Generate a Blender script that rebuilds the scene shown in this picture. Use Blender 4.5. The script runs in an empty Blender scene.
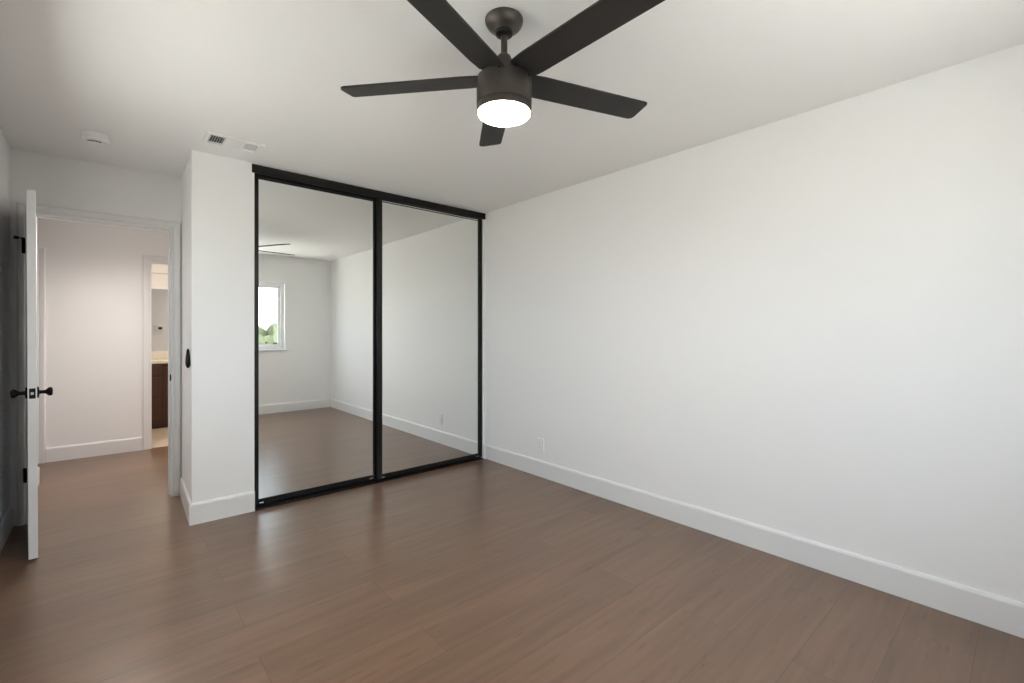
import bpy, bmesh, math, random
from mathutils import Vector, Matrix

sc = bpy.context.scene
C = sc.collection
random.seed(7)

# ------------------------------------------------------------------ camera
cam_d = bpy.data.cameras.new('camera')
cam = bpy.data.objects.new('camera', cam_d)
C.objects.link(cam)
cam.location = (-2.834, -3.634, 1.2528)
cam.rotation_euler = (math.radians(90), 0, -0.7198)
cam_d.sensor_width = 36.0
cam_d.lens = 36.0 * 462.0 / 1024.0
cam_d.shift_y = -9.3 / 1024.0
cam_d.clip_start = 0.02
cam_d.clip_end = 400
sc.camera = cam

# ------------------------------------------------------------------ colour management
sc.view_settings.view_transform = 'Standard'
sc.view_settings.look = 'None'
sc.view_settings.gamma = 1.0
sc.view_settings.use_curve_mapping = False
sc.view_settings.exposure = -0.13

# ------------------------------------------------------------------ world
SKY = 6.2
w = bpy.data.worlds.new('sky')
sc.world = w
w.use_nodes = True
nt = w.node_tree
nt.nodes.clear()
out = nt.nodes.new('ShaderNodeOutputWorld')
bg = nt.nodes.new('ShaderNodeBackground')
tc = nt.nodes.new('ShaderNodeTexCoord')
sx = nt.nodes.new('ShaderNodeSeparateXYZ')
rp = nt.nodes.new('ShaderNodeValToRGB')
nt.links.new(tc.outputs['Generated'], sx.inputs[0])
nt.links.new(sx.outputs['Z'], rp.inputs[0])
rp.color_ramp.elements[0].position = 0.0
rp.color_ramp.elements[0].color = (0.90, 0.95, 1.0, 1)
rp.color_ramp.elements[1].position = 0.6
rp.color_ramp.elements[1].color = (0.62, 0.78, 1.0, 1)
nt.links.new(rp.outputs[0], bg.inputs[0])
bg.inputs[1].default_value = SKY
nt.links.new(bg.outputs[0], out.inputs[0])

# ------------------------------------------------------------------ lights


def lamp(name, kind, loc, energy, color, rot=(0, 0, 0), **kw):
    d = bpy.data.lights.new(name, kind)
    d.energy = energy
    d.color = color
    for k, v in kw.items():
        setattr(d, k, v)
    o = bpy.data.objects.new(name, d)
    o.location = loc
    o.rotation_euler = rot
    C.objects.link(o)
    return o


# sun from behind the house: it lights the ground and the trees, never the room
lamp('sun', 'SUN', (0, 20, 30), 43.0, (1.0, 0.945, 0.88), (math.radians(-8), math.radians(4), 0), angle=0.01)
# daylight portal in the window opening (helps sampling of the sky only)
pt = lamp('window_portal', 'AREA', (-1.65, -4.19, 1.505), 1.0, (1, 1, 1), (math.radians(90), 0, 0),
          shape='RECTANGLE', size=1.84, size_y=1.03)
pt.data.cycles.is_portal = True
pt = lamp('window_portal', 'AREA', (-3.39, -1.35, 1.505), 1.0, (1, 1, 1), (0, math.radians(-90), 0),
          shape='RECTANGLE', size=1.03, size_y=1.68)
pt.data.cycles.is_portal = True  # portal of the added left window
# recessed lamps of the hall and of the bathroom
WARM = (1.0, 0.84, 0.68)
lamp('hall_lamp', 'SPOT', (-2.75, 1.62, 2.425), 118.0, (1.0, 0.915, 0.85), spot_size=math.radians(146), spot_blend=1.0, shadow_soft_size=0.06)
lamp('hall_lamp', 'SPOT', (-1.2, 2.25, 2.425), 70.0, (1.0, 0.915, 0.85), spot_size=math.radians(146), spot_blend=1.0, shadow_soft_size=0.06)
lamp('bath_lamp', 'AREA', (-2.1, 3.15, 2.425), 20.0, WARM, shape='DISK', size=0.3)

# ------------------------------------------------------------------ materials


def mat(name, color, rough=0.5, metal=0.0, spec=0.5, bump=None, emit=None, var=0.0, vscale=3.0):
    m = bpy.data.materials.new(name)
    m.use_nodes = True
    n = m.node_tree
    b = n.nodes['Principled BSDF']
    b.inputs['Base Color'].default_value = (*color, 1)
    b.inputs['Roughness'].default_value = rough
    b.inputs['Metallic'].default_value = metal
    b.inputs['Specular IOR Level'].default_value = spec
    tcn = n.nodes.new('ShaderNodeTexCoord')
    if var > 0:
        no = n.nodes.new('ShaderNodeTexNoise')
        no.inputs['Scale'].default_value = vscale
        no.inputs['Detail'].default_value = 4
        n.links.new(tcn.outputs['Object'], no.inputs['Vector'])
        mx = n.nodes.new('ShaderNodeMix')
        mx.data_type = 'RGBA'
        mx.inputs['A'].default_value = (*[c * (1 - var) for c in color], 1)
        mx.inputs['B'].default_value = (*[min(1, c * (1 + var)) for c in color], 1)
        n.links.new(no.outputs[0], mx.inputs['Factor'])
        n.links.new(mx.outputs['Result'], b.inputs['Base Color'])
    if bump:
        sc_, st, dist = bump
        nb = n.nodes.new('ShaderNodeTexNoise')
        nb.inputs['Scale'].default_value = sc_
        nb.inputs['Detail'].default_value = 3
        n.links.new(tcn.outputs['Object'], nb.inputs['Vector'])
        bp = n.nodes.new('ShaderNodeBump')
        bp.inputs['Strength'].default_value = st
        bp.inputs['Distance'].default_value = dist
        n.links.new(nb.outputs[0], bp.inputs['Height'])
        n.links.new(bp.outputs[0], b.inputs['Normal'])
    if emit:
        b.inputs['Emission Color'].default_value = (*emit[0], 1)
        b.inputs['Emission Strength'].default_value = emit[1]
    return m


def wood_floor():
    m = bpy.data.materials.new('plank_floor')
    m.use_nodes = True
    n = m.node_tree
    L = n.links.new
    b = n.nodes['Principled BSDF']
    tcn = n.nodes.new('ShaderNodeTexCoord')
    mp = n.nodes.new('ShaderNodeMapping')
    mp.inputs['Location'].default_value = (0.31, 0.05, 0)
    L(tcn.outputs['Object'], mp.inputs['Vector'])
    br = n.nodes.new('ShaderNodeTexBrick')
    br.offset = 0.37
    br.offset_frequency = 2
    br.inputs['Scale'].default_value = 1.0
    br.inputs['Brick Width'].default_value = 1.52
    br.inputs['Row Height'].default_value = 0.228
    br.inputs['Mortar Size'].default_value = 0.0011
    br.inputs['Mortar Smooth'].default_value = 0.3
    br.inputs['Bias'].default_value = 0.0
    br.inputs['Color1'].default_value = (0.0, 0.0, 0.0, 1)
    br.inputs['Color2'].default_value = (1.0, 1.0, 1.0, 1)
    br.inputs['Mortar'].default_value = (0.5, 0.5, 0.5, 1)
    L(mp.outputs[0], br.inputs['Vector'])
    # every plank shifts its own grain
    ad = n.nodes.new('ShaderNodeVectorMath')
    ad.operation = 'MULTIPLY_ADD'
    L(br.outputs['Color'], ad.inputs[0])
    ad.inputs[1].default_value = (7.3, 3.1, 0)
    L(mp.outputs[0], ad.inputs[2])

    def noise(scale_vec, scale, detail, dist=0.0):
        s = n.nodes.new('ShaderNodeVectorMath')
        s.operation = 'MULTIPLY'
        s.inputs[1].default_value = scale_vec
        L(ad.outputs[0], s.inputs[0])
        t = n.nodes.new('ShaderNodeTexNoise')
        t.inputs['Scale'].default_value = scale
        t.inputs['Detail'].default_value = detail
        t.inputs['Distortion'].default_value = dist
        L(s.outputs[0], t.inputs['Vector'])
        return t

    grain = noise((0.8, 13, 1), 2.0, 6, 0.5)
    broad = noise((0.5, 3.5, 1), 1.5, 3, 0.9)
    fleck = noise((2.2, 17, 1), 2.4, 2, 0.2)
    r1 = n.nodes.new('ShaderNodeValToRGB')
    e = r1.color_ramp.elements
    e[0].position, e[0].color = 0.2, (*FL_DARK, 1)
    e[1].position, e[1].color = 0.8, (*FL_LIGHT, 1)
    mxf = n.nodes.new('ShaderNodeMath')
    mxf.operation = 'MULTIPLY_ADD'
    mxf.inputs[1].default_value = 0.55
    L(grain.outputs[0], mxf.inputs[0])
    m2 = n.nodes.new('ShaderNodeMath')
    m2.operation = 'MULTIPLY'
    m2.inputs[1].default_value = 0.45
    L(broad.outputs[0], m2.inputs[0])
    L(m2.outputs[0], mxf.inputs[2])
    L(mxf.outputs[0], r1.inputs[0])
    # plank to plank tone
    r2 = n.nodes.new('ShaderNodeValToRGB')
    e = r2.color_ramp.elements
    e[0].position, e[0].color = 0.0, (0.93, 0.93, 0.935, 1)
    e[1].position, e[1].color = 1.0, (1.07, 1.065, 1.055, 1)
    L(br.outputs['Color'], r2.inputs[0])
    mu = n.nodes.new('ShaderNodeMix')
    mu.data_type = 'RGBA'
    mu.blend_type = 'MULTIPLY'
    mu.inputs['Factor'].default_value = 1.0
    L(r1.outputs[0], mu.inputs['A'])
    L(r2.outputs[0], mu.inputs['B'])
    # dark flecks and small knots
    r3 = n.nodes.new('ShaderNodeValToRGB')
    e = r3.color_ramp.elements
    e[0].position, e[0].color = 0.28, (0.72, 0.70, 0.68, 1)
    e[1].position, e[1].color = 0.37, (1, 1, 1, 1)
    L(fleck.outputs[0], r3.inputs[0])
    mk = n.nodes.new('ShaderNodeMix')
    mk.data_type = 'RGBA'
    mk.blend_type = 'MULTIPLY'
    mk.inputs['Factor'].default_value = 0.8
    L(mu.outputs['Result'], mk.inputs['A'])
    L(r3.outputs[0], mk.inputs['B'])
    ms = n.nodes.new('ShaderNodeMix')
    ms.data_type = 'RGBA'
    L(br.outputs['Fac'], ms.inputs['Factor'])
    L(mk.outputs['Result'], ms.inputs['A'])
    ms.inputs['B'].default_value = (FL_DARK[0] * .8, FL_DARK[1] * .8, FL_DARK[2] * .8, 1)
    L(ms.outputs['Result'], b.inputs['Base Color'])
    b.inputs['Roughness'].default_value = 0.282
    b.inputs['Specular IOR Level'].default_value = 0.68
    return m


FL_DARK = (0.102, 0.056, 0.034)
FL_LIGHT = (0.222, 0.135, 0.085)

M = {}
M['wall'] = mat('wall_paint', (0.91, 0.906, 0.902), 0.62, spec=0.25, bump=(90, 0.04, 0.001))
M['ceiling'] = mat('ceiling_paint', (0.92, 0.914, 0.908), 0.8, spec=0.15, bump=(70, 0.05, 0.001))
M['trim'] = mat('trim_paint', (0.83, 0.83, 0.83), 0.33, spec=0.5)
M['door'] = mat('door_paint', (0.83, 0.83, 0.835), 0.38, spec=0.5)
M['floor'] = wood_floor()
M['tile'] = mat('bath_tile', (0.62, 0.52, 0.42), 0.3, var=0.06, vscale=6)
M['black'] = mat('black_metal', (0.005, 0.005, 0.005), 0.42, spec=0.22)
M['frame'] = mat('closet_frame_metal', (0.008, 0.0075, 0.007), 0.36, spec=0.3)
M['bronze'] = mat('dark_bronze', (0.056, 0.047, 0.041), 0.40, metal=0.35, spec=0.5)
M['blade'] = mat('blade_dark_wood', (0.021, 0.019, 0.0175), 0.5, spec=0.35, bump=(60, 0.05, 0.001))
M['mirror'] = mat('mirror_silver', (0.89, 0.90, 0.88), 0.0, metal=1.0)
M['chrome'] = mat('chrome', (0.7, 0.7, 0.7), 0.15, metal=1.0)
M['plastic'] = mat('white_plastic', (0.90, 0.90, 0.885), 0.4)
M['vent'] = mat('white_enamel', (0.88, 0.87, 0.86), 0.35)
M['dark'] = mat('duct_shade_dark', (0.03, 0.03, 0.03), 0.8)  # dark tone painted in for the shade up the duct
M['slot'] = mat('slot_grey', (0.10, 0.10, 0.10), 0.7)
M['vinyl'] = mat('white_vinyl', (0.84, 0.84, 0.84), 0.35)
M['diffuser'] = mat('frosted_glass_lit', (0.9, 0.88, 0.85), 0.4, emit=((1.0, 0.925, 0.83), 165.0))
M['cab'] = mat('vanity_brown_wood', (0.062, 0.023, 0.010), 0.38, var=0.25, vscale=9)
M['counter'] = mat('white_counter', (0.80, 0.76, 0.68), 0.25)
M['screen'] = mat('screen_dark', (0.02, 0.02, 0.022), 0.2)
M['rubber'] = mat('black_rubber', (0.015, 0.015, 0.015), 0.8)
M['leaf'] = mat('foliage', (0.034, 0.043, 0.016), 0.75, var=0.5, vscale=2.2)
M['bark'] = mat('bark', (0.12, 0.085, 0.06), 0.9)
M['ground'] = mat('pale_concrete', (0.75, 0.70, 0.63), 0.9, var=0.2, vscale=0.3)
M['meadow'] = mat('dry_meadow', (0.30, 0.28, 0.245), 0.9, var=0.25, vscale=0.4)
M['stucco'] = mat('pale_stucco', (0.10, 0.097, 0.09), 0.9)
M['roof'] = mat('roof_tile', (0.20, 0.11, 0.08), 0.8)


def glass():
    m = bpy.data.materials.new('window_glass')
    m.use_nodes = True
    n = m.node_tree
    n.nodes.clear()
    o = n.nodes.new('ShaderNodeOutputMaterial')
    mx = n.nodes.new('ShaderNodeMixShader')
    lw = n.nodes.new('ShaderNodeLayerWeight')
    lw.inputs['Blend'].default_value = 0.15
    t = n.nodes.new('ShaderNodeBsdfTransparent')
    t.inputs[0].default_value = (0.95, 0.97, 0.96, 1)
    g = n.nodes.new('ShaderNodeBsdfGlossy')
    g.inputs['Roughness'].default_value = 0.0
    ge = n.nodes.new('ShaderNodeNewGeometry')
    mm = n.nodes.new('ShaderNodeMath')      # reflect at the outer faces only, no trapping inside the pane
    mm.operation = 'MULTIPLY_ADD'
    mm.inputs[1].default_value = -1.0
    mm.inputs[2].default_value = 1.0
    n.links.new(ge.outputs['Backfacing'], mm.inputs[0])
    m2 = n.nodes.new('ShaderNodeMath')
    m2.operation = 'MULTIPLY'
    n.links.new(mm.outputs[0], m2.inputs[0])
    n.links.new(lw.outputs['Fresnel'], m2.inputs[1])
    n.links.new(m2.outputs[0], mx.inputs[0])
    n.links.new(t.outputs[0], mx.inputs[1])
    n.links.new(g.outputs[0], mx.inputs[2])
    n.links.new(mx.outputs[0], o.inputs[0])
    return m


M['glass'] = glass()

# ------------------------------------------------------------------ mesh helpers


def bx(bm, x0, x1, y0, y1, z0, z1, bev=0.0, seg=2, mtx=None):
    vs = [bm.verts.new((x, y, z)) for x in (x0, x1) for y in (y0, y1) for z in (z0, z1)]
    fs = [(0, 1, 3, 2), (4, 6, 7, 5), (0, 4, 5, 1), (2, 3, 7, 6), (0, 2, 6, 4), (1, 5, 7, 3)]
    fl = [bm.faces.new([vs[i] for i in f]) for f in fs]
    if bev:
        es = list({e for f in fl for e in f.edges})
        r = bmesh.ops.bevel(bm, geom=es, offset=bev, segments=seg, profile=0.5, affect='EDGES')
        vs = list({v for f in r['faces'] for v in f.verts} | {v for v in vs if v.is_valid})
    if mtx is not None:
        bmesh.ops.transform(bm, matrix=mtx, verts=vs)
    return bm


def lathe(bm, prof, seg=48, mtx=None, cap=True):
    """prof: list of (r, z); revolved about z."""
    rings = []
    allv = []
    for r, z in prof:
        if r < 1e-6:
            v = bm.verts.new((0, 0, z))
            rings.append([v])
            allv.append(v)
        else:
            ring = [bm.verts.new((r * math.cos(2 * math.pi * k / seg), r * math.sin(2 * math.pi * k / seg), z)) for k in range(seg)]
            rings.append(ring)
            allv += ring
    for a, b in zip(rings, rings[1:]):
        for k in range(seg):
            k2 = (k + 1) % seg
            if len(a) == 1 and len(b) == 1:
                continue
            if len(a) == 1:
                bm.faces.new([a[0], b[k], b[k2]])
            elif len(b) == 1:
                bm.faces.new([a[k], b[0], a[k2]])
            else:
                bm.faces.new([a[k], b[k], b[k2], a[k2]])
    if cap:
        for r in (rings[0], rings[-1]):
            if len(r) > 1:
                bm.faces.new(r)
    if mtx is not None:
        bmesh.ops.transform(bm, matrix=mtx, verts=allv)
    return bm


def sweep(bm, pts, prof):
    """extrude a closed (d, z) profile along a plan path; d is measured to the right of travel."""
    n = len(pts)
    dirs = [(Vector(pts[i + 1]) - Vector(pts[i])).normalized() for i in range(n - 1)]
    rows = []
    for i in range(n):
        a = dirs[max(0, i - 1)]
        b = dirs[min(n - 2, i)]
        ra, rb = Vector((a.y, -a.x)), Vector((b.y, -b.x))
        mvec = (ra + rb)
        mvec = mvec / mvec.dot(ra) if mvec.length > 1e-6 else ra
        rows.append([bm.verts.new((pts[i][0] + mvec.x * d, pts[i][1] + mvec.y * d, z)) for d, z in prof])
    k = len(prof)
    for a, b in zip(rows, rows[1:]):
        for j in range(k):
            bm.faces.new([a[j], a[(j + 1) % k], b[(j + 1) % k], b[j]])
    bm.faces.new(rows[0])
    bm.faces.new(rows[-1])
    return bm


def casing(bm, xl, xr, zt, ywall, prof, sign=-1, z0=0.0):
    """mitred door casing round an opening in a wall facing sign*y; prof: closed list of (outward, depth)."""
    rows = []
    for (sxn, corner) in ((-1, 0), (-1, 1), (1, 1), (1, 0)):
        row = []
        for o, d in prof:
            x = (xl - o) if sxn < 0 else (xr + o)
            z = (zt + o) if corner else z0
            row.append(bm.verts.new((x, ywall + sign * d, z)))
        rows.append(row)
    k = len(prof)
    for a, b in zip(rows, rows[1:]):
        for j in range(k):
            bm.faces.new([a[j], a[(j + 1) % k], b[(j + 1) % k], b[j]])
    bm.faces.new(rows[0])
    bm.faces.new(rows[-1])
    return bm


def obj(name, bm, m, parent=None, smooth=False, loc=None):
    bmesh.ops.recalc_face_normals(bm, faces=bm.faces[:])
    me = bpy.data.meshes.new(name)
    bm.to_mesh(me)
    bm.free()
    me.materials.append(M[m])
    if smooth:
        for p in me.polygons:
            p.use_smooth = True
        try:
            me.set_sharp_from_angle(angle=math.radians(35))
        except Exception:
            pass
    o = bpy.data.objects.new(name, me)
    C.objects.link(o)
    if loc:
        o.location = loc
    if parent:
        o.parent = parent
    return o


def struct(name, bm, m, label=None):
    o = obj(name, bm, m)
    o['kind'] = 'structure'
    if label:
        o['label'] = label
    return o


def thing(name, label, cat, loc=(0, 0, 0), rotz=0.0, group=None):
    o = bpy.data.objects.new(name, None)
    o.empty_display_size = 0.05
    C.objects.link(o)
    o.location = loc
    o.rotation_euler = (0, 0, rotz)
    o['label'] = label
    o['category'] = cat
    if group:
        o['group'] = group
    return o


def B():
    return bmesh.new()


# ------------------------------------------------------------------ dimensions
H = 2.44            # ceiling
XL = -3.302         # left wall
YB = -4.10          # window wall
YD = 0.733          # door wall, room face
XC = -2.4195        # closet pier, left side
XCB = -2.398       # closet pier, left side where it meets the door wall
XO = -2.055         # closet opening, left edge
XS = -0.032         # closet opening, right edge
DL, DR, DH = -3.212, -2.468, 2.035      # bedroom door opening
YH = 2.66           # hall far wall
BL, BR, BH = -2.475, -1.765, 2.005     # bathroom opening
YM = 4.43           # bathroom mirror wall
LY0, LY1 = -2.20, -0.50   # opening of the added, unseen window in the left wall
WX0, WX1, WZ0, WZ1 = -2.575, -0.725, 0.985, 2.025   # window opening

# ------------------------------------------------------------------ setting: floors, ceiling, walls
bm = B()
bx(bm, -4.7, 0.12, YB - 0.12, YH + 0.03, -0.12, 0.0)
struct('floor', bm, 'floor')
bm = B()
bx(bm, -4.7, 0.12, YH + 0.03, YM + 0.1, -0.12, 0.0)
struct('floor_bathroom', bm, 'tile')
bm = B()
bx(bm, -4.8, 0.22, YB - 0.22, YM + 0.2, H, H + 0.2)
struct('ceiling', bm, 'ceiling')

bm = B()
bx(bm, 0.0, 0.12, YB - 0.12, YM + 0.1, 0, H)
struct('wall_right', bm, 'wall')
bm = B()
for a_ in ((YB - 0.12, LY0, 0, H), (LY1, YD + 0.117, 0, H), (LY0, LY1, 0, WZ0), (LY0, LY1, WZ1, H)):
    bx(bm, XL - 0.12, XL, *a_)
struct('wall_left', bm, 'wall')

bm = B()     # window wall with its opening
bx(bm, XL, WX0, YB - 0.12, YB, 0, H)
bx(bm, WX1, 0.0, YB - 0.12, YB, 0, H)
bx(bm, WX0, WX1, YB - 0.12, YB, 0, WZ0)
bx(bm, WX0, WX1, YB - 0.12, YB, WZ1, H)
struct('wall_back', bm, 'wall')

bm = B()     # door wall with its opening
bx(bm, XL, DL - 0.02, YD, YD + 0.117, 0, H)
bx(bm, DR + 0.02, XCB + 0.005, YD, YD + 0.117, 0, H)
bx(bm, DL - 0.02, DR + 0.02, YD, YD + 0.117, DH + 0.02, H)
struct('wall_front', bm, 'wall')

bm = B()     # closet pier, stub and header
pv = [bm.verts.new((x, y, z)) for z in (0, H) for x, y in ((XC, 0), (XO, 0), (XO, YD + 0.117), (XCB, YD + 0.117))]
for f in ((0, 1, 2, 3), (7, 6, 5, 4), (0, 4, 5, 1), (1, 5, 6, 2), (2, 6, 7, 3), (3, 7, 4, 0)):
    bm.faces.new([pv[i] for i in f])
struct('wall_closet_left', bm, 'wall')
bm = B()
bx(bm, XS, 0.0, 0, YD + 0.117, 0, H)
struct('wall_closet_right', bm, 'wall')
bm = B()
bx(bm, XO, XS, 0.0, 0.10, 2.4255, H)
struct('wall_closet_top', bm, 'wall')
bm = B()
bx(bm, XO, XS, YD, YD + 0.117, 0, H)
struct('wall_closet_back', bm, 'wall')

bm = B()
bx(bm, -4.7, -3.268, YD + 0.117, 1.82, 0, H)
struct('wall_hall_left', bm, 'wall')
bm = B()
bx(bm, -2.36, 0.0, YD + 0.117, 1.82, 0, H)
struct('wall_hall_right', bm, 'wall')
bm = B()
bx(bm, -4.8, -4.7, 1.7, YM + 0.1, 0, H)
struct('wall_hall_end', bm, 'wall')
bm = B()     # hall far wall with the bathroom opening and a second door opening
HL0, HL1 = -4.08, -3.340
bx(bm, -4.7, HL0, YH, YH + 0.11, 0, H)
bx(bm, HL1, BL - 0.02, YH, YH + 0.11, 0, H)
bx(bm, BR + 0.02, 0.0, YH, YH + 0.11, 0, H)
bx(bm, HL0, HL1, YH, YH + 0.11, BH + 0.02, H)
bx(bm, BL - 0.02, BR + 0.02, YH, YH + 0.11, BH + 0.02, H)
struct('wall_hall_far', bm, 'wall')
bm = B()
bx(bm, -4.7, 0.0, YM, YM + 0.1, 0, H)
bx(bm, -4.7, 0.0, YM - 0.05, YM, 2.07, H)
struct('wall_bathroom_far', bm, 'wall')
bm = B()
bx(bm, -3.05, -2.95, YH + 0.11, YM, 0, H)
struct('wall_bathroom_left', bm, 'wall')

# ------------------------------------------------------------------ baseboards
BBT, BBH = 0.014, 0.14
bprof = [(0, 0), (BBT, 0), (BBT, BBH - 0.016), (BBT - 0.002, BBH - 0.009), (BBT - 0.006, BBH - 0.002), (BBT - 0.009, BBH), (0, BBH)]


def baseboard(name, *paths):
    bm = B()
    for p in paths:
        sweep(bm, p, bprof)
    struct(name, bm, 'trim')


baseboard('baseboard_right', [(XS, 0), (0, 0), (0, YB + BBT)])
baseboard('baseboard_back', [(0, YB), (XL, YB)])
baseboard('baseboard_left', [(XL, YB + BBT), (XL, YD - 0.02)])
baseboard('baseboard_closet', [(XCB - 0.0008, YD - 0.02), (XC, 0), (XO, 0)])
baseboard('baseboard_hall', [(-4.7, 1.82), (-3.268, 1.82), (-3.268, YD + 0.15)][::-1])
baseboard('baseboard_hall_far', [(BL - 0.075, YH), (HL1 + 0.065, YH)][::-1])
baseboard('baseboard_hall_right', [(-0.02, 1.82), (-2.36, 1.82), (-2.36, YD + 0.15)])

# ------------------------------------------------------------------ door trim
cprof = [(-0.001, 0), (-0.001, 0.010), (0.004, 0.013), (0.016, 0.013), (0.021, 0.011), (0.026, 0.015), (0.046, 0.018), (0.055, 0.018), (0.0605, 0.014), (0.0615, 0)]
bm = B()
casing(bm, DL, DR, DH, YD, cprof, -1)
# jamb boards and stops
bx(bm, DL - 0.02, DL, YD, YD + 0.117, 0, DH)
bx(bm, DR, DR + 0.02, YD, YD + 0.117, 0, DH)
bx(bm, DL - 0.02, DR + 0.02, YD, YD + 0.117, DH, DH + 0.02)
bx(bm, DL, DL + 0.010, YD + 0.045, YD + 0.08, 0, DH)
bx(bm, DR - 0.010, DR, YD + 0.045, YD + 0.08, 0, DH)
bx(bm, DL, DR, YD + 0.045, YD + 0.08, DH - 0.010, DH)
casing(bm, DL, DR, DH, YD + 0.117, cprof, 1)
t1 = struct('trim_1', bm, 'trim', 'white moulded casing and jamb round the open bedroom doorway')
bm = B()
bx(bm, DR - 0.0025, DR, YD + 0.008, YD + 0.036, 0.905 - 0.028, 0.905 + 0.028, 0.001)
bx(bm, DR - 0.006, DR + 0.001, YD - 0.0165, YD + 0.010, 0.905 - 0.022, 0.905 + 0.022, 0.001)
sp = obj('strike_plate', bm, 'black', t1)
sp['label'] = 'small black strike plate on the white jamb'

bm = B()
bprof2 = [(a * 1.2, b) for a, b in cprof]
casing(bm, BL, BR, BH, YH, bprof2, -1)
bx(bm, BL - 0.02, BL, YH, YH + 0.11, 0, BH)
bx(bm, BR, BR + 0.02, YH, YH + 0.11, 0, BH)
bx(bm, BL - 0.02, BR + 0.02, YH, YH + 0.11, BH, BH + 0.02)
casing(bm, BL, BR, BH, YH + 0.11, bprof2, 1)
struct('trim_2', bm, 'trim', 'white moulded casing round the bathroom doorway off the hall')
bm = B()
casing(bm, HL0, HL1, BH, YH, cprof, -1)
struct('trim_3', bm, 'trim', 'white casing of the far hall doorway behind the open door')
bm = B()
bx(bm, HL0 + 0.002, HL1 - 0.002, YH + 0.03, YH + 0.07, 0.008, BH + 0.015, 0.002)
struct('door_2', bm, 'door')

# ------------------------------------------------------------------ windows


def window(name, mtx, width, label=None):
    # local frame: x along the opening from 0 to width, y into the wall (outwards), z up
    def put(o):
        o.data.transform(mtx)
        return o
    fw = 0.05
    w0, w1 = 0.06, 0.115
    bm = B()
    bx(bm, 0, fw, w0, w1, WZ0, WZ1, 0.003)
    bx(bm, width - fw, width, w0, w1, WZ0, WZ1, 0.003)
    bx(bm, fw, width - fw, w0, w1, WZ0, WZ0 + fw, 0.003)
    bx(bm, fw, width - fw, w0, w1, WZ1 - fw, WZ1, 0.003)
    win = struct(name, bm, 'vinyl', label)
    put(win)
    xm = width / 2
    s = 0.03
    z0, z1 = WZ0 + fw, WZ1 - fw
    for x0, x1, yy in ((fw, xm + 0.02, 0.088), (xm - 0.02, width - fw, 0.064)):
        bm = B()
        for a in ((x0, x0 + s, z0, z1), (x1 - s, x1, z0, z1), (x0 + s, x1 - s, z0, z0 + s), (x0 + s, x1 - s, z1 - s, z1)):
            bx(bm, a[0], a[1], yy, yy + 0.02, a[2], a[3], 0.002)
        o = put(obj('sash', bm, 'vinyl', win))
        bm = B()
        bx(bm, x0 + s, x1 - s, yy + 0.008, yy + 0.012, z0 + s, z1 - s)
        put(obj('pane', bm, 'glass', o))
    bm = B()
    bx(bm, -0.03, width + 0.03, -0.03, 0.0, WZ0 - 0.02, WZ0, 0.004)
    bx(bm, 0, width, 0.0, 0.06, WZ0 - 0.001, WZ0 + 0.006)
    put(obj('sill', bm, 'trim', win))


window('window_1', Matrix(((-1, 0, 0, WX1), (0, -1, 0, YB), (0, 0, 1, 0), (0, 0, 0, 1))), WX1 - WX0, 'white vinyl sliding window reflected in the closet mirror')
window('added_window_2', Matrix(((0, -1, 0, XL), (1, 0, 0, LY0), (0, 0, 1, 0), (0, 0, 0, 1))), LY1 - LY0)  # unseen window, added to even out the light in the room

# ------------------------------------------------------------------ bedroom door (open)
U = Vector((0.069, -0.715)).normalized()
ang = math.atan2(U.y, U.x)
dr = thing('door_1', 'white flush bedroom door standing open beside the left wall', 'door', (-3.225, 0.717, 0.0), ang)
dr.rotation_euler[0] = 0.0045      # the leaf hangs slightly out of plumb
dr['kind'] = 'structure'
# local frame: +x towards the free edge, +y towards the doorway (right face at y = .037)
DW, DT = 0.722, 0.037
bm = B()
bx(bm, 0.011, DW, 0.0, DT, 0.010, 2.032, 0.0015)
obj('slab', bm, 'door', dr)


def knob(side):
    bm = B()
    prof = [(0.0, 0.0), (0.031, 0.0), (0.031, 0.006), (0.028, 0.0085), (0.013, 0.0095), (0.010, 0.014), (0.0095, 0.026), (0.011, 0.034),
            (0.019, 0.042), (0.0235, 0.047), (0.0245, 0.052), (0.0235, 0.058), (0.019, 0.0625), (0.0, 0.064)]
    if side > 0:
        mt = Matrix.Translation((DW - 0.06, DT, 0.917)) @ Matrix.Rotation(-math.pi / 2, 4, 'X')
    else:
        mt = Matrix.Translation((DW - 0.06, 0.0, 0.917)) @ Matrix.Rotation(math.pi / 2, 4, 'X')
    lathe(bm, prof, 32, mt)
    k = obj('door_knob', bm, 'black', dr, smooth=True)
    k['label'] = 'round black door knob with a disc rosette'


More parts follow.
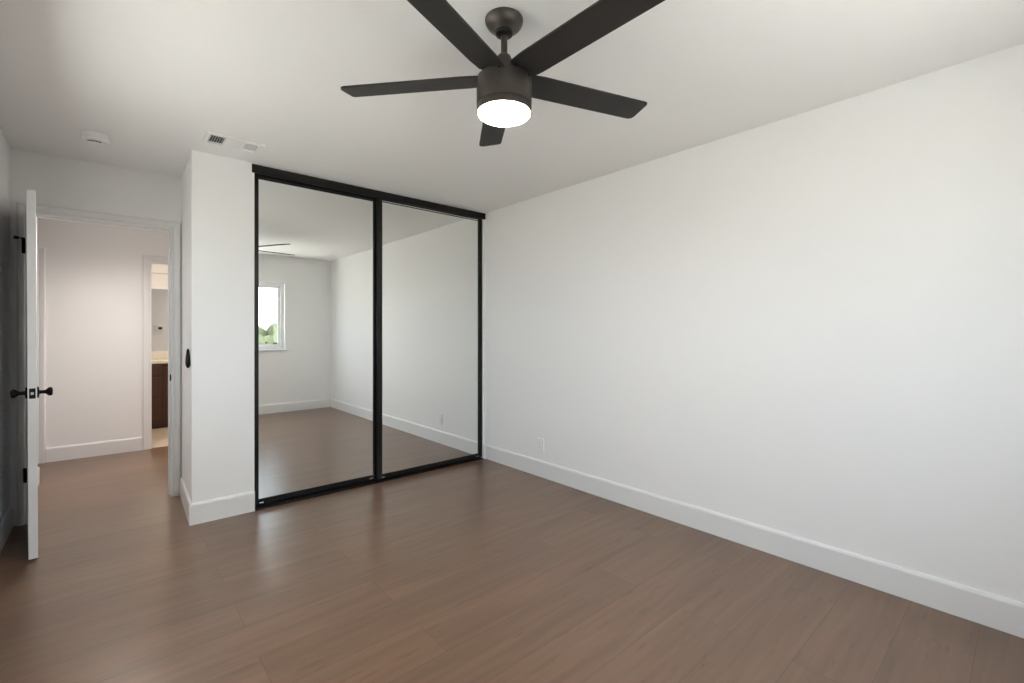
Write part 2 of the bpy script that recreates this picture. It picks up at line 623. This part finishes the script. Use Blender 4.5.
knob(1)
knob(-1)
bm = B()
bx(bm, DW - 0.0005, DW + 0.0015, DT / 2 - 0.0125, DT / 2 + 0.0125, 0.917 - 0.028, 0.917 + 0.028, 0.0008)
lp = obj('latch_plate', bm, 'black', dr)
bm = B()
bx(bm, DW + 0.0012, DW + 0.010, DT / 2 - 0.006, DT / 2 + 0.006, 0.917 - 0.008, 0.917 + 0.008, 0.002)
obj('latch_bolt', bm, 'chrome', lp)
for hz in (1.812, 0.322):
    bm = B()
    lathe(bm, [(0.0, -0.047), (0.006, -0.047), (0.0085, -0.044), (0.0085, 0.044), (0.006, 0.047), (0.0, 0.047)], 20,
          Matrix.Translation((0.004, -0.009, hz)))
    bx(bm, 0.008, 0.0105, -0.008, DT - 0.004, hz - 0.044, hz + 0.044)
    bx(bm, 0.010, 0.034, -0.002, 0.0005, hz - 0.044, hz + 0.044)
    hg = obj('hinge', bm, 'black', dr, smooth=True)
    hg['label'] = 'black butt hinge'
    if hz > 1:
        bm = B()
        lathe(bm, [(0.0, 0), (0.011, 0), (0.011, 0.006), (0.004, 0.010), (0, 0.010)], 18, Matrix.Translation((0.004, -0.009, hz + 0.046)))
        lathe(bm, [(0.0035, 0), (0.0035, 0.030)], 12,
              Matrix.Translation((0.004, -0.012, hz + 0.051)) @ Matrix.Rotation(math.radians(88), 4, 'X'))
        lathe(bm, [(0.0, 0), (0.0085, 0.0), (0.0095, 0.004), (0.0095, 0.018), (0.0085, 0.022), (0, 0.022)], 16,
              Matrix.Translation((0.004, -0.030, hz + 0.052)) @ Matrix.Rotation(math.radians(88), 4, 'X'))
        obj('door_stop', bm, 'rubber', hg, smooth=True)

# ------------------------------------------------------------------ closet: tracks and mirrored sliding doors
bm = B()
bx(bm, -2.072, -0.010, -0.014, 0.0, 2.372, 2.430, 0.002)
bx(bm, XO + 0.004, XS - 0.004, 0.0, 0.095, 2.412, 2.4245)
bx(bm, XO + 0.002, XS - 0.002, 0.0385, 0.0405, 2.392, 2.412)
tk = obj('closet_top_track', bm, 'frame')
tk['label'] = 'black metal header track spanning the top of the mirrored closet'
tk['category'] = 'track'
tk['kind'] = 'thing'
bm = B()
bx(bm, XO + 0.001, XS - 0.001, -0.012, 0.088, 0.0, 0.007, 0.002)
bx(bm, XO + 0.001, XS - 0.001, 0.0365, 0.0395, 0.006, 0.014)
tk = obj('closet_bottom_track', bm, 'frame')
tk['label'] = 'low black floor track under the mirrored closet doors'
tk['category'] = 'track'
tk['kind'] = 'thing'


def mirror_door(x0, x1, y0, sl, sr, label):
    t = thing('sliding_closet_door', label, 'mirrored door', ((x0 + x1) / 2, y0 + 0.012, 0.0))
    t['kind'] = 'thing'
    cx = (x0 + x1) / 2
    a, b = x0 - cx, x1 - cx
    z0, z1 = 0.018, 2.388
    d0, d1 = -0.012, 0.013
    for p, q in ((a, a + sl), (b - sr, b)):
        bm = B()
        bx(bm, p, q, d0, d1, z0, z1, 0.003)
        obj('stile', bm, 'frame', t)
    bm = B()
    bx(bm, a + sl, b - sr, d0 + 0.002, d1, z0, 0.058, 0.003)
    obj('bottom_rail', bm, 'frame', t)
    bm = B()
    bx(bm, a + sl, b - sr, d0 + 0.002, d1, 2.350, 2.3565, 0.001)
    bx(bm, a + sl, b - sr, d0 + 0.004, d1, 2.364, z1, 0.001)
    obj('top_rail', bm, 'frame', t)
    bm = B()
    bx(bm, a + sl - 0.002, b - sr + 0.002, -0.004, 0.002, 0.056, 2.370)
    mm = obj('mirror_panel', bm, 'mirror', t)
    mm['label'] = 'tall silvered mirror'
    for xx in (a + 0.052, b - 0.060):
        bm = B()
        bx(bm, xx - 0.014, xx + 0.014, d0 - 0.0022, d0 + 0.003, 0.026, 0.036, 0.001)
        c = obj('roller_clip', bm, 'chrome', t)
        c['label'] = 'small bare metal roller clip'


mirror_door(XO + 0.002, -1.115, 0.042, 0.035, 0.040, 'black framed mirrored sliding door nearer the doorway, reflecting the window')
mirror_door(-1.137, XS - 0.002, 0.008, 0.046, 0.046, 'black framed mirrored sliding door beside the long white wall, reflecting the outlet')

# ------------------------------------------------------------------ ceiling fan
FX, FY = -1.699, -2.294
fan = thing('ceiling_fan', 'black five blade ceiling fan with a lit round light', 'ceiling fan', (FX, FY, 2.44))
F0 = -2.44


def fl(name, prof, m, lab=None, seg=64):
    bm = B()
    lathe(bm, [(r, z + F0) for r, z in prof], seg)
    o = obj(name, bm, m, fan, smooth=True)
    if lab:
        o['label'] = lab
    return o


fl('canopy', [(0, 2.4395), (0.0715, 2.4395), (0.0725, 2.436), (0.0712, 2.427), (0.0655, 2.416), (0.057, 2.407), (0.047, 2.400), (0.039, 2.3955), (0.036, 2.392), (0, 2.392)], 'bronze')
fl('canopy_ring', [(0, 2.394), (0.032, 2.394), (0.034, 2.389), (0.032, 2.382), (0.025, 2.378), (0, 2.378)], 'black')
fl('downrod', [(0, 2.380), (0.0125, 2.380), (0.0125, 2.280), (0, 2.280)], 'bronze', seg=24)
fl('coupling', [(0, 2.306), (0.018, 2.306), (0.025, 2.300), (0.029, 2.290), (0.030, 2.272), (0.032, 2.255), (0.038, 2.235), (0.044, 2.218), (0, 2.218)], 'bronze', seg=40)
fl('motor_housing', [(0, 2.220), (0.060, 2.220), (0.096, 2.216), (0.1030, 2.212), (0.1045, 2.206), (0.1045, 2.115), (0.1035, 2.1125), (0, 2.1125)], 'bronze')
fl('light_kit', [(0, 2.1115), (0.1025, 2.1115), (0.1040, 2.109), (0.1040, 2.085), (0.1035, 2.083), (0.0995, 2.083), (0.0985, 2.089), (0, 2.089)], 'bronze')
fl('light_diffuser', [(0.0, 2.0885), (0.0983, 2.0885), (0.0983, 2.081), (0.094, 2.0755), (0.080, 2.0715), (0.055, 2.0685), (0.025, 2.067), (0.0, 2.0668)], 'diffuser',
   'glowing warm white round lens')


def blade(angle):
    # local: +x outward, the counter clockwise edge sits lower
    r0, r1, hw, th = 0.088, 0.655, 0.0575, 0.0075
    outl = []
    outl += [(r0, -hw * 0.93), (r0 + 0.06, -hw)]
    for cxx, cyy, a0, rad in ((r1 - 0.010, -hw + 0.010, -90, 0.010), (r1 - 0.022, hw - 0.022, 0, 0.022)):
        for k in range(6):
            a = math.radians(a0 + 18 * k)
            outl.append((cxx + rad * math.cos(a), cyy + rad * math.sin(a)))
    outl += [(r0 + 0.06, hw), (r0, hw * 0.93)]
    bm = B()
    top = [bm.verts.new((x, y, th / 2)) for x, y in outl]
    bot = [bm.verts.new((x, y, -th / 2)) for x, y in outl]
    bm.faces.new(top)
    bm.faces.new(bot[::-1])
    k = len(outl)
    for i in range(k):
        bm.faces.new([top[i], bot[i], bot[(i + 1) % k], top[(i + 1) % k]])
    es = [e for e in bm.edges if abs(e.verts[0].co.z - e.verts[1].co.z) < 1e-6]
    bmesh.ops.bevel(bm, geom=es, offset=0.0016, segments=2, profile=0.5, affect='EDGES')
    mt = Matrix.Translation((0, 0, 2.213 + F0)) @ Matrix.Rotation(angle, 4, 'Z') @ Matrix.Rotation(math.radians(-1.3), 4, 'Y') @ Matrix.Rotation(math.radians(-10.5), 4, 'X')
    bmesh.ops.transform(bm, matrix=mt, verts=bm.verts[:])
    o = obj('blade', bm, 'blade', fan)
    bm = B()
    bx(bm, 0.075, 0.125, -0.032, 0.032, 0.003, 0.010, 0.002)
    bx(bm, 0.060, 0.100, -0.040, 0.040, -0.010, 0.006, 0.003)
    bmesh.ops.transform(bm, matrix=mt, verts=bm.verts[:])
    obj('blade_arm', bm, 'black', o)


for k in range(5):
    blade(math.radians(128.2 + 72 * k))

# ------------------------------------------------------------------ smoke detector
sd = thing('smoke_detector', 'small round white smoke detector on the ceiling above the doorway', 'smoke detector', (-2.886, 0.118, H))
bm = B()
lathe(bm, [(0, 0), (0.067, 0), (0.067, -0.010), (0.065, -0.012), (0, -0.012)], 48)
obj('base', bm, 'plastic', sd, smooth=True)
bm = B()
lathe(bm, [(0, -0.0115), (0.065, -0.0115), (0.0665, -0.034), (0.062, -0.041), (0.050, -0.0425), (0.040, -0.0425), (0.039, -0.050), (0.034, -0.055), (0.020, -0.057), (0, -0.057)], 48)
cv = obj('cover', bm, 'plastic', sd, smooth=True)
for k in range(5):
    a = math.radians(-100 + (k - 2) * 21)
    bm = B()
    bx(bm, 0.0375, 0.0402, -0.0060, 0.0060, -0.0505, -0.042, mtx=Matrix.Rotation(a, 4, 'Z'))
    obj('sounder_slot', bm, 'slot', cv)
bm = B()
lathe(bm, [(0, -0.056), (0.009, -0.056), (0.009, -0.0585), (0, -0.0585)], 24, Matrix.Translation((0.012, 0.010, 0)))
obj('test_button', bm, 'plastic', cv, smooth=True)

# ------------------------------------------------------------------ ceiling vent
VX, VY, VL, VW = -2.237, -0.316, 0.310, 0.182
cv = thing('ceiling_vent', 'white rectangular air register on the ceiling in front of the closet pier', 'vent', (VX, VY, H))
bm = B()
ix, iy = VL / 2 - 0.024, VW / 2 - 0.024
for a in ((-VL / 2, -ix, -VW / 2, VW / 2), (ix, VL / 2, -VW / 2, VW / 2), (-ix, ix, -VW / 2, -iy), (-ix, ix, iy, VW / 2)):
    bx(bm, a[0], a[1], a[2], a[3], -0.013, -0.0005, 0.004)
fr = obj('frame', bm, 'vent', cv)
for sx_ in (-1, 1):
    bm = B()
    bx(bm, sx_ * 0.052 - 0.004, sx_ * 0.052 + 0.004, -iy, iy, -0.010, -0.001)
    obj('divider', bm, 'vent', fr)
bm = B()
bx(bm, -ix, ix, -iy, iy, -0.0022, -0.0005)
obj('duct_shade', bm, 'dark', cv)  # flat dark sheet stands in for the shade behind the louvers
for sx_ in (-1, 1):
    for k in range(6):
        bm = B()
        xx = sx_ * (0.064 + k * 0.0125)
        lw = 0.0055 if sx_ < 0 else 0.0038
        bx(bm, -lw, lw, -iy, iy, -0.0008, 0.0008, mtx=Matrix.Translation((xx, 0, -0.0075)) @ Matrix.Rotation(math.radians(60 if sx_ < 0 else 42) * sx_, 4, 'Y'))
        obj('louver', bm, 'vent', cv)
for k in range(8):
    bm = B()
    yy = -iy + 0.008 + k * (2 * iy - 0.016) / 7
    bx(bm, -0.048, 0.048, -0.0066, 0.0066, -0.0008, 0.0008, mtx=Matrix.Translation((0, yy, -0.0065)) @ Matrix.Rotation(math.radians(-38), 4, 'X'))
    obj('louver', bm, 'vent', cv)

# ------------------------------------------------------------------ wall outlet
wo = thing('wall_outlet', 'white outlet cover low on the long wall above the baseboard', 'outlet', (0, -0.785, 0.274))
bm = B()
bx(bm, -0.009, 0.0, -0.037, 0.037, -0.0585, 0.0585, 0.003)
obj('cover_plate', bm, 'plastic', wo)
bm = B()
bx(bm, -0.0115, -0.006, -0.0165, 0.0165, -0.0335, 0.0335, 0.0015)
ins = obj('receptacle', bm, 'plastic', wo)
for zz in (-0.017, 0.017):
    for yy in (-0.0065, 0.0065):
        bm = B()
        bx(bm, -0.0118, -0.011, yy - 0.001, yy + 0.001, zz - 0.004, zz + 0.004)
        obj('slot', bm, 'slot', ins)

# ------------------------------------------------------------------ fan remote on the closet pier
rm = thing('fan_remote', 'black teardrop remote in a cradle on the side of the closet pier', 'remote control', (XC + 0.002, 0.085, 1.079))
bm = B()
lathe(bm, [(0, 0), (0.021, 0), (0.021, 0.006), (0.018, 0.0085), (0, 0.0085)], 32, Matrix.Translation((0, 0, -0.030)) @ Matrix.Rotation(-math.pi / 2, 4, 'Y'))
obj('cradle', bm, 'black', rm, smooth=True)
bm = B()
N = 22
rings = []
for i in range(N + 1):
    t = i / N
    z = -0.066 + 0.132 * t
    ww = 0.0235 * math.sqrt(max(0.0, 1 - ((t - 0.34) / 0.34) ** 2)) if t < 0.34 else 0.0235 * (1 - 0.62 * ((t - 0.34) / 0.66) ** 1.25) * math.sqrt(max(0.0, 1 - max(0, (t - 0.9) / 0.1) ** 2))
    dd = ww * 0.62 + 0.001
    rings.append([bm.verts.new((-0.013 - dd * math.cos(2 * math.pi * k / 24) * 0.95, ww * math.sin(2 * math.pi * k / 24), z)) for k in range(24)])
for a, b in zip(rings, rings[1:]):
    for k in range(24):
        bm.faces.new([a[k], a[(k + 1) % 24], b[(k + 1) % 24], b[k]])
bm.faces.new(rings[0])
bm.faces.new(rings[-1])
bmesh.ops.remove_doubles(bm, verts=bm.verts[:], dist=1e-5)
obj('handset', bm, 'black', rm, smooth=True)

# ------------------------------------------------------------------ thermostat in the hall (seen in the bathroom mirror)
th = thing('thermostat', 'small white thermostat with a dark screen seen in the bathroom mirror', 'thermostat', (-2.10, 1.82, 1.327))
bm = B()
bx(bm, -0.058, 0.058, 0.0, 0.022, -0.052, 0.052, 0.006)
obj('case', bm, 'plastic', th)
bm = B()
bx(bm, -0.030, 0.030, 0.020, 0.0235, -0.024, 0.024, 0.001)
obj('screen', bm, 'screen', th)

# ------------------------------------------------------------------ bathroom vanity and mirror
VY0, VY1 = 3.89, YM - 0.002
vx0, vx1 = -2.94, -1.55
va = thing('bathroom_vanity', 'dark brown wood vanity with a white counter seen through the doorway', 'vanity', ((vx0 + vx1) / 2, VY0, 0))
cx = (vx0 + vx1) / 2
a, b = vx0 - cx, vx1 - cx
bm = B()
bx(bm, a, b, 0.0, VY1 - VY0, 0.10, 0.845)
bx(bm, a, b, 0.055, VY1 - VY0, 0.0, 0.10)
obj('cabinet_body', bm, 'cab', va)
dx0 = -2.62 - cx
dx1 = -2.305 - cx
for z0, z1 in ((0.135, 0.402), (0.420, 0.676), (0.694, 0.825)):
    bm = B()
    bx(bm, dx0, dx1, -0.022, 0.001, z0, z1, 0.003)
    d = obj('drawer', bm, 'cab', va)
    bm = B()
    lathe(bm, [(0, 0), (0.006, 0), (0.006, 0.010), (0.013, 0.016), (0.013, 0.022), (0, 0.024)], 16,
          Matrix.Translation(((dx0 + dx1) / 2 - 0.11, -0.018, (z0 + z1) / 2)) @ Matrix.Rotation(math.pi / 2, 4, 'X'))
    obj('drawer_knob', bm, 'black', d, smooth=True)
for p, q in ((a + 0.02, dx0 - 0.02), (dx1 + 0.03, dx1 + 0.36), (dx1 + 0.37, b - 0.02)):
    bm = B()
    if q - p < 0.1:
        continue
    bx(bm, p, q, -0.018, 0.001, 0.135, 0.79, 0.003)
    bx(bm, p + 0.06, q - 0.06, -0.020, -0.016, 0.20, 0.73, 0.002)
    d = obj('cabinet_door', bm, 'cab', va)
bm = B()
bx(bm, a - 0.005, b + 0.01, -0.028, VY1 - VY0, 0.846, 0.882, 0.004)
obj('countertop', bm, 'counter', va)
bm = B()
bx(bm, a - 0.005, b + 0.01, VY1 - VY0 - 0.02, VY1 - VY0, 0.882, 0.985, 0.003)
obj('backsplash', bm, 'counter', va)

bmr = thing('bathroom_mirror', 'wide frameless mirror on the wall above the brown vanity', 'mirror', (-2.25, YM, 1.42))
bm = B()
bx(bm, -0.68, 0.68, -0.006, -0.0005, -0.43, 0.433)
obj('mirror_glass', bm, 'mirror', bmr)

# ------------------------------------------------------------------ outdoors (seen in the mirror through the window)
bm = B()
bx(bm, -12, 14, -14, 16, -3.4, -3.2)
struct('ground', bm, 'ground')
bm = B()
for a_ in ((-60, -12, -140, 40), (14, 60, -140, 40), (-12, 14, -140, -14), (-12, 14, 16, 40)):
    bx(bm, *a_, -3.4, -3.2)
struct('ground_far', bm, 'meadow')


def tree(x, y, top, r, label):
    base = -3.2
    t = thing('tree', label, 'tree', (x, y, base), random.uniform(0, 6))
    hh = top - base
    bm = B()
    lathe(bm, [(0.22, 0), (0.16, hh * 0.25), (0.11, hh * 0.6), (0.04, hh * 0.8)], 10)
    obj('trunk', bm, 'bark', t, smooth=True)
    bm = B()
    for k in range(16):
        an = random.uniform(0, 6.28)
        rr = r * random.uniform(0.15, 0.62)
        zz = hh - r * random.uniform(0.45, 1.25)
        br = r * random.uniform(0.35, 0.52)
        res = bmesh.ops.create_icosphere(bm, subdivisions=3, radius=br, matrix=Matrix.Translation((rr * math.cos(an), rr * math.sin(an), zz)))
        for v in res['verts']:
            v.co += (v.co - Vector((rr * math.cos(an), rr * math.sin(an), zz))) * random.uniform(-0.22, 0.22)
    obj('crown', bm, 'leaf', t, smooth=True)


TR = [(1.95, -16.0, 1.55, 1.9, 'round green tree in the middle of the mirrored window view'),
      (5.9, -20.0, 1.70, 2.3, 'taller green tree at the edge of the mirrored window view'),
      (3.6, -24.0, 1.45, 2.0, 'small green tree showing between two crowns in the mirrored window view'),
      (-0.6, -21.0, 1.2, 2.2, 'green tree beyond the window left of the round tree'),
      (-3.0, -18.0, 1.0, 2.1, 'green tree straight out beyond the window'),
      (13.5, -25.0, 1.9, 2.6, 'broad green tree far to the side beyond the window')]
for a_ in TR:
    tree(*a_)


def house(x, y, wx, wy, hz, label):
    t = thing('house', label, 'house', (x, y, -3.2))
    bm = B()
    bx(bm, -wx / 2, wx / 2, -wy / 2, wy / 2, 0, hz)
    obj('house_walls', bm, 'stucco', t)
    bm = B()
    e = 0.4
    v = [bm.verts.new(p) for p in ((-wx / 2 - e, -wy / 2 - e, hz), (wx / 2 + e, -wy / 2 - e, hz), (wx / 2 + e, wy / 2 + e, hz), (-wx / 2 - e, wy / 2 + e, hz),
                                   (-wx / 2 + 1.5, 0, hz + 1.3), (wx / 2 - 1.5, 0, hz + 1.3))]
    for f in ((0, 1, 5, 4), (1, 2, 5), (2, 3, 4, 5), (3, 0, 4), (3, 2, 1, 0)):
        bm.faces.new([v[i] for i in f])
    obj('roof', bm, 'roof', t)


house(3.5, -34, 11, 8, 3.3, 'pale house behind the trees in the mirrored window view')
house(-9.5, -38, 12, 8, 3.3, 'pale house off to the side behind the trees')
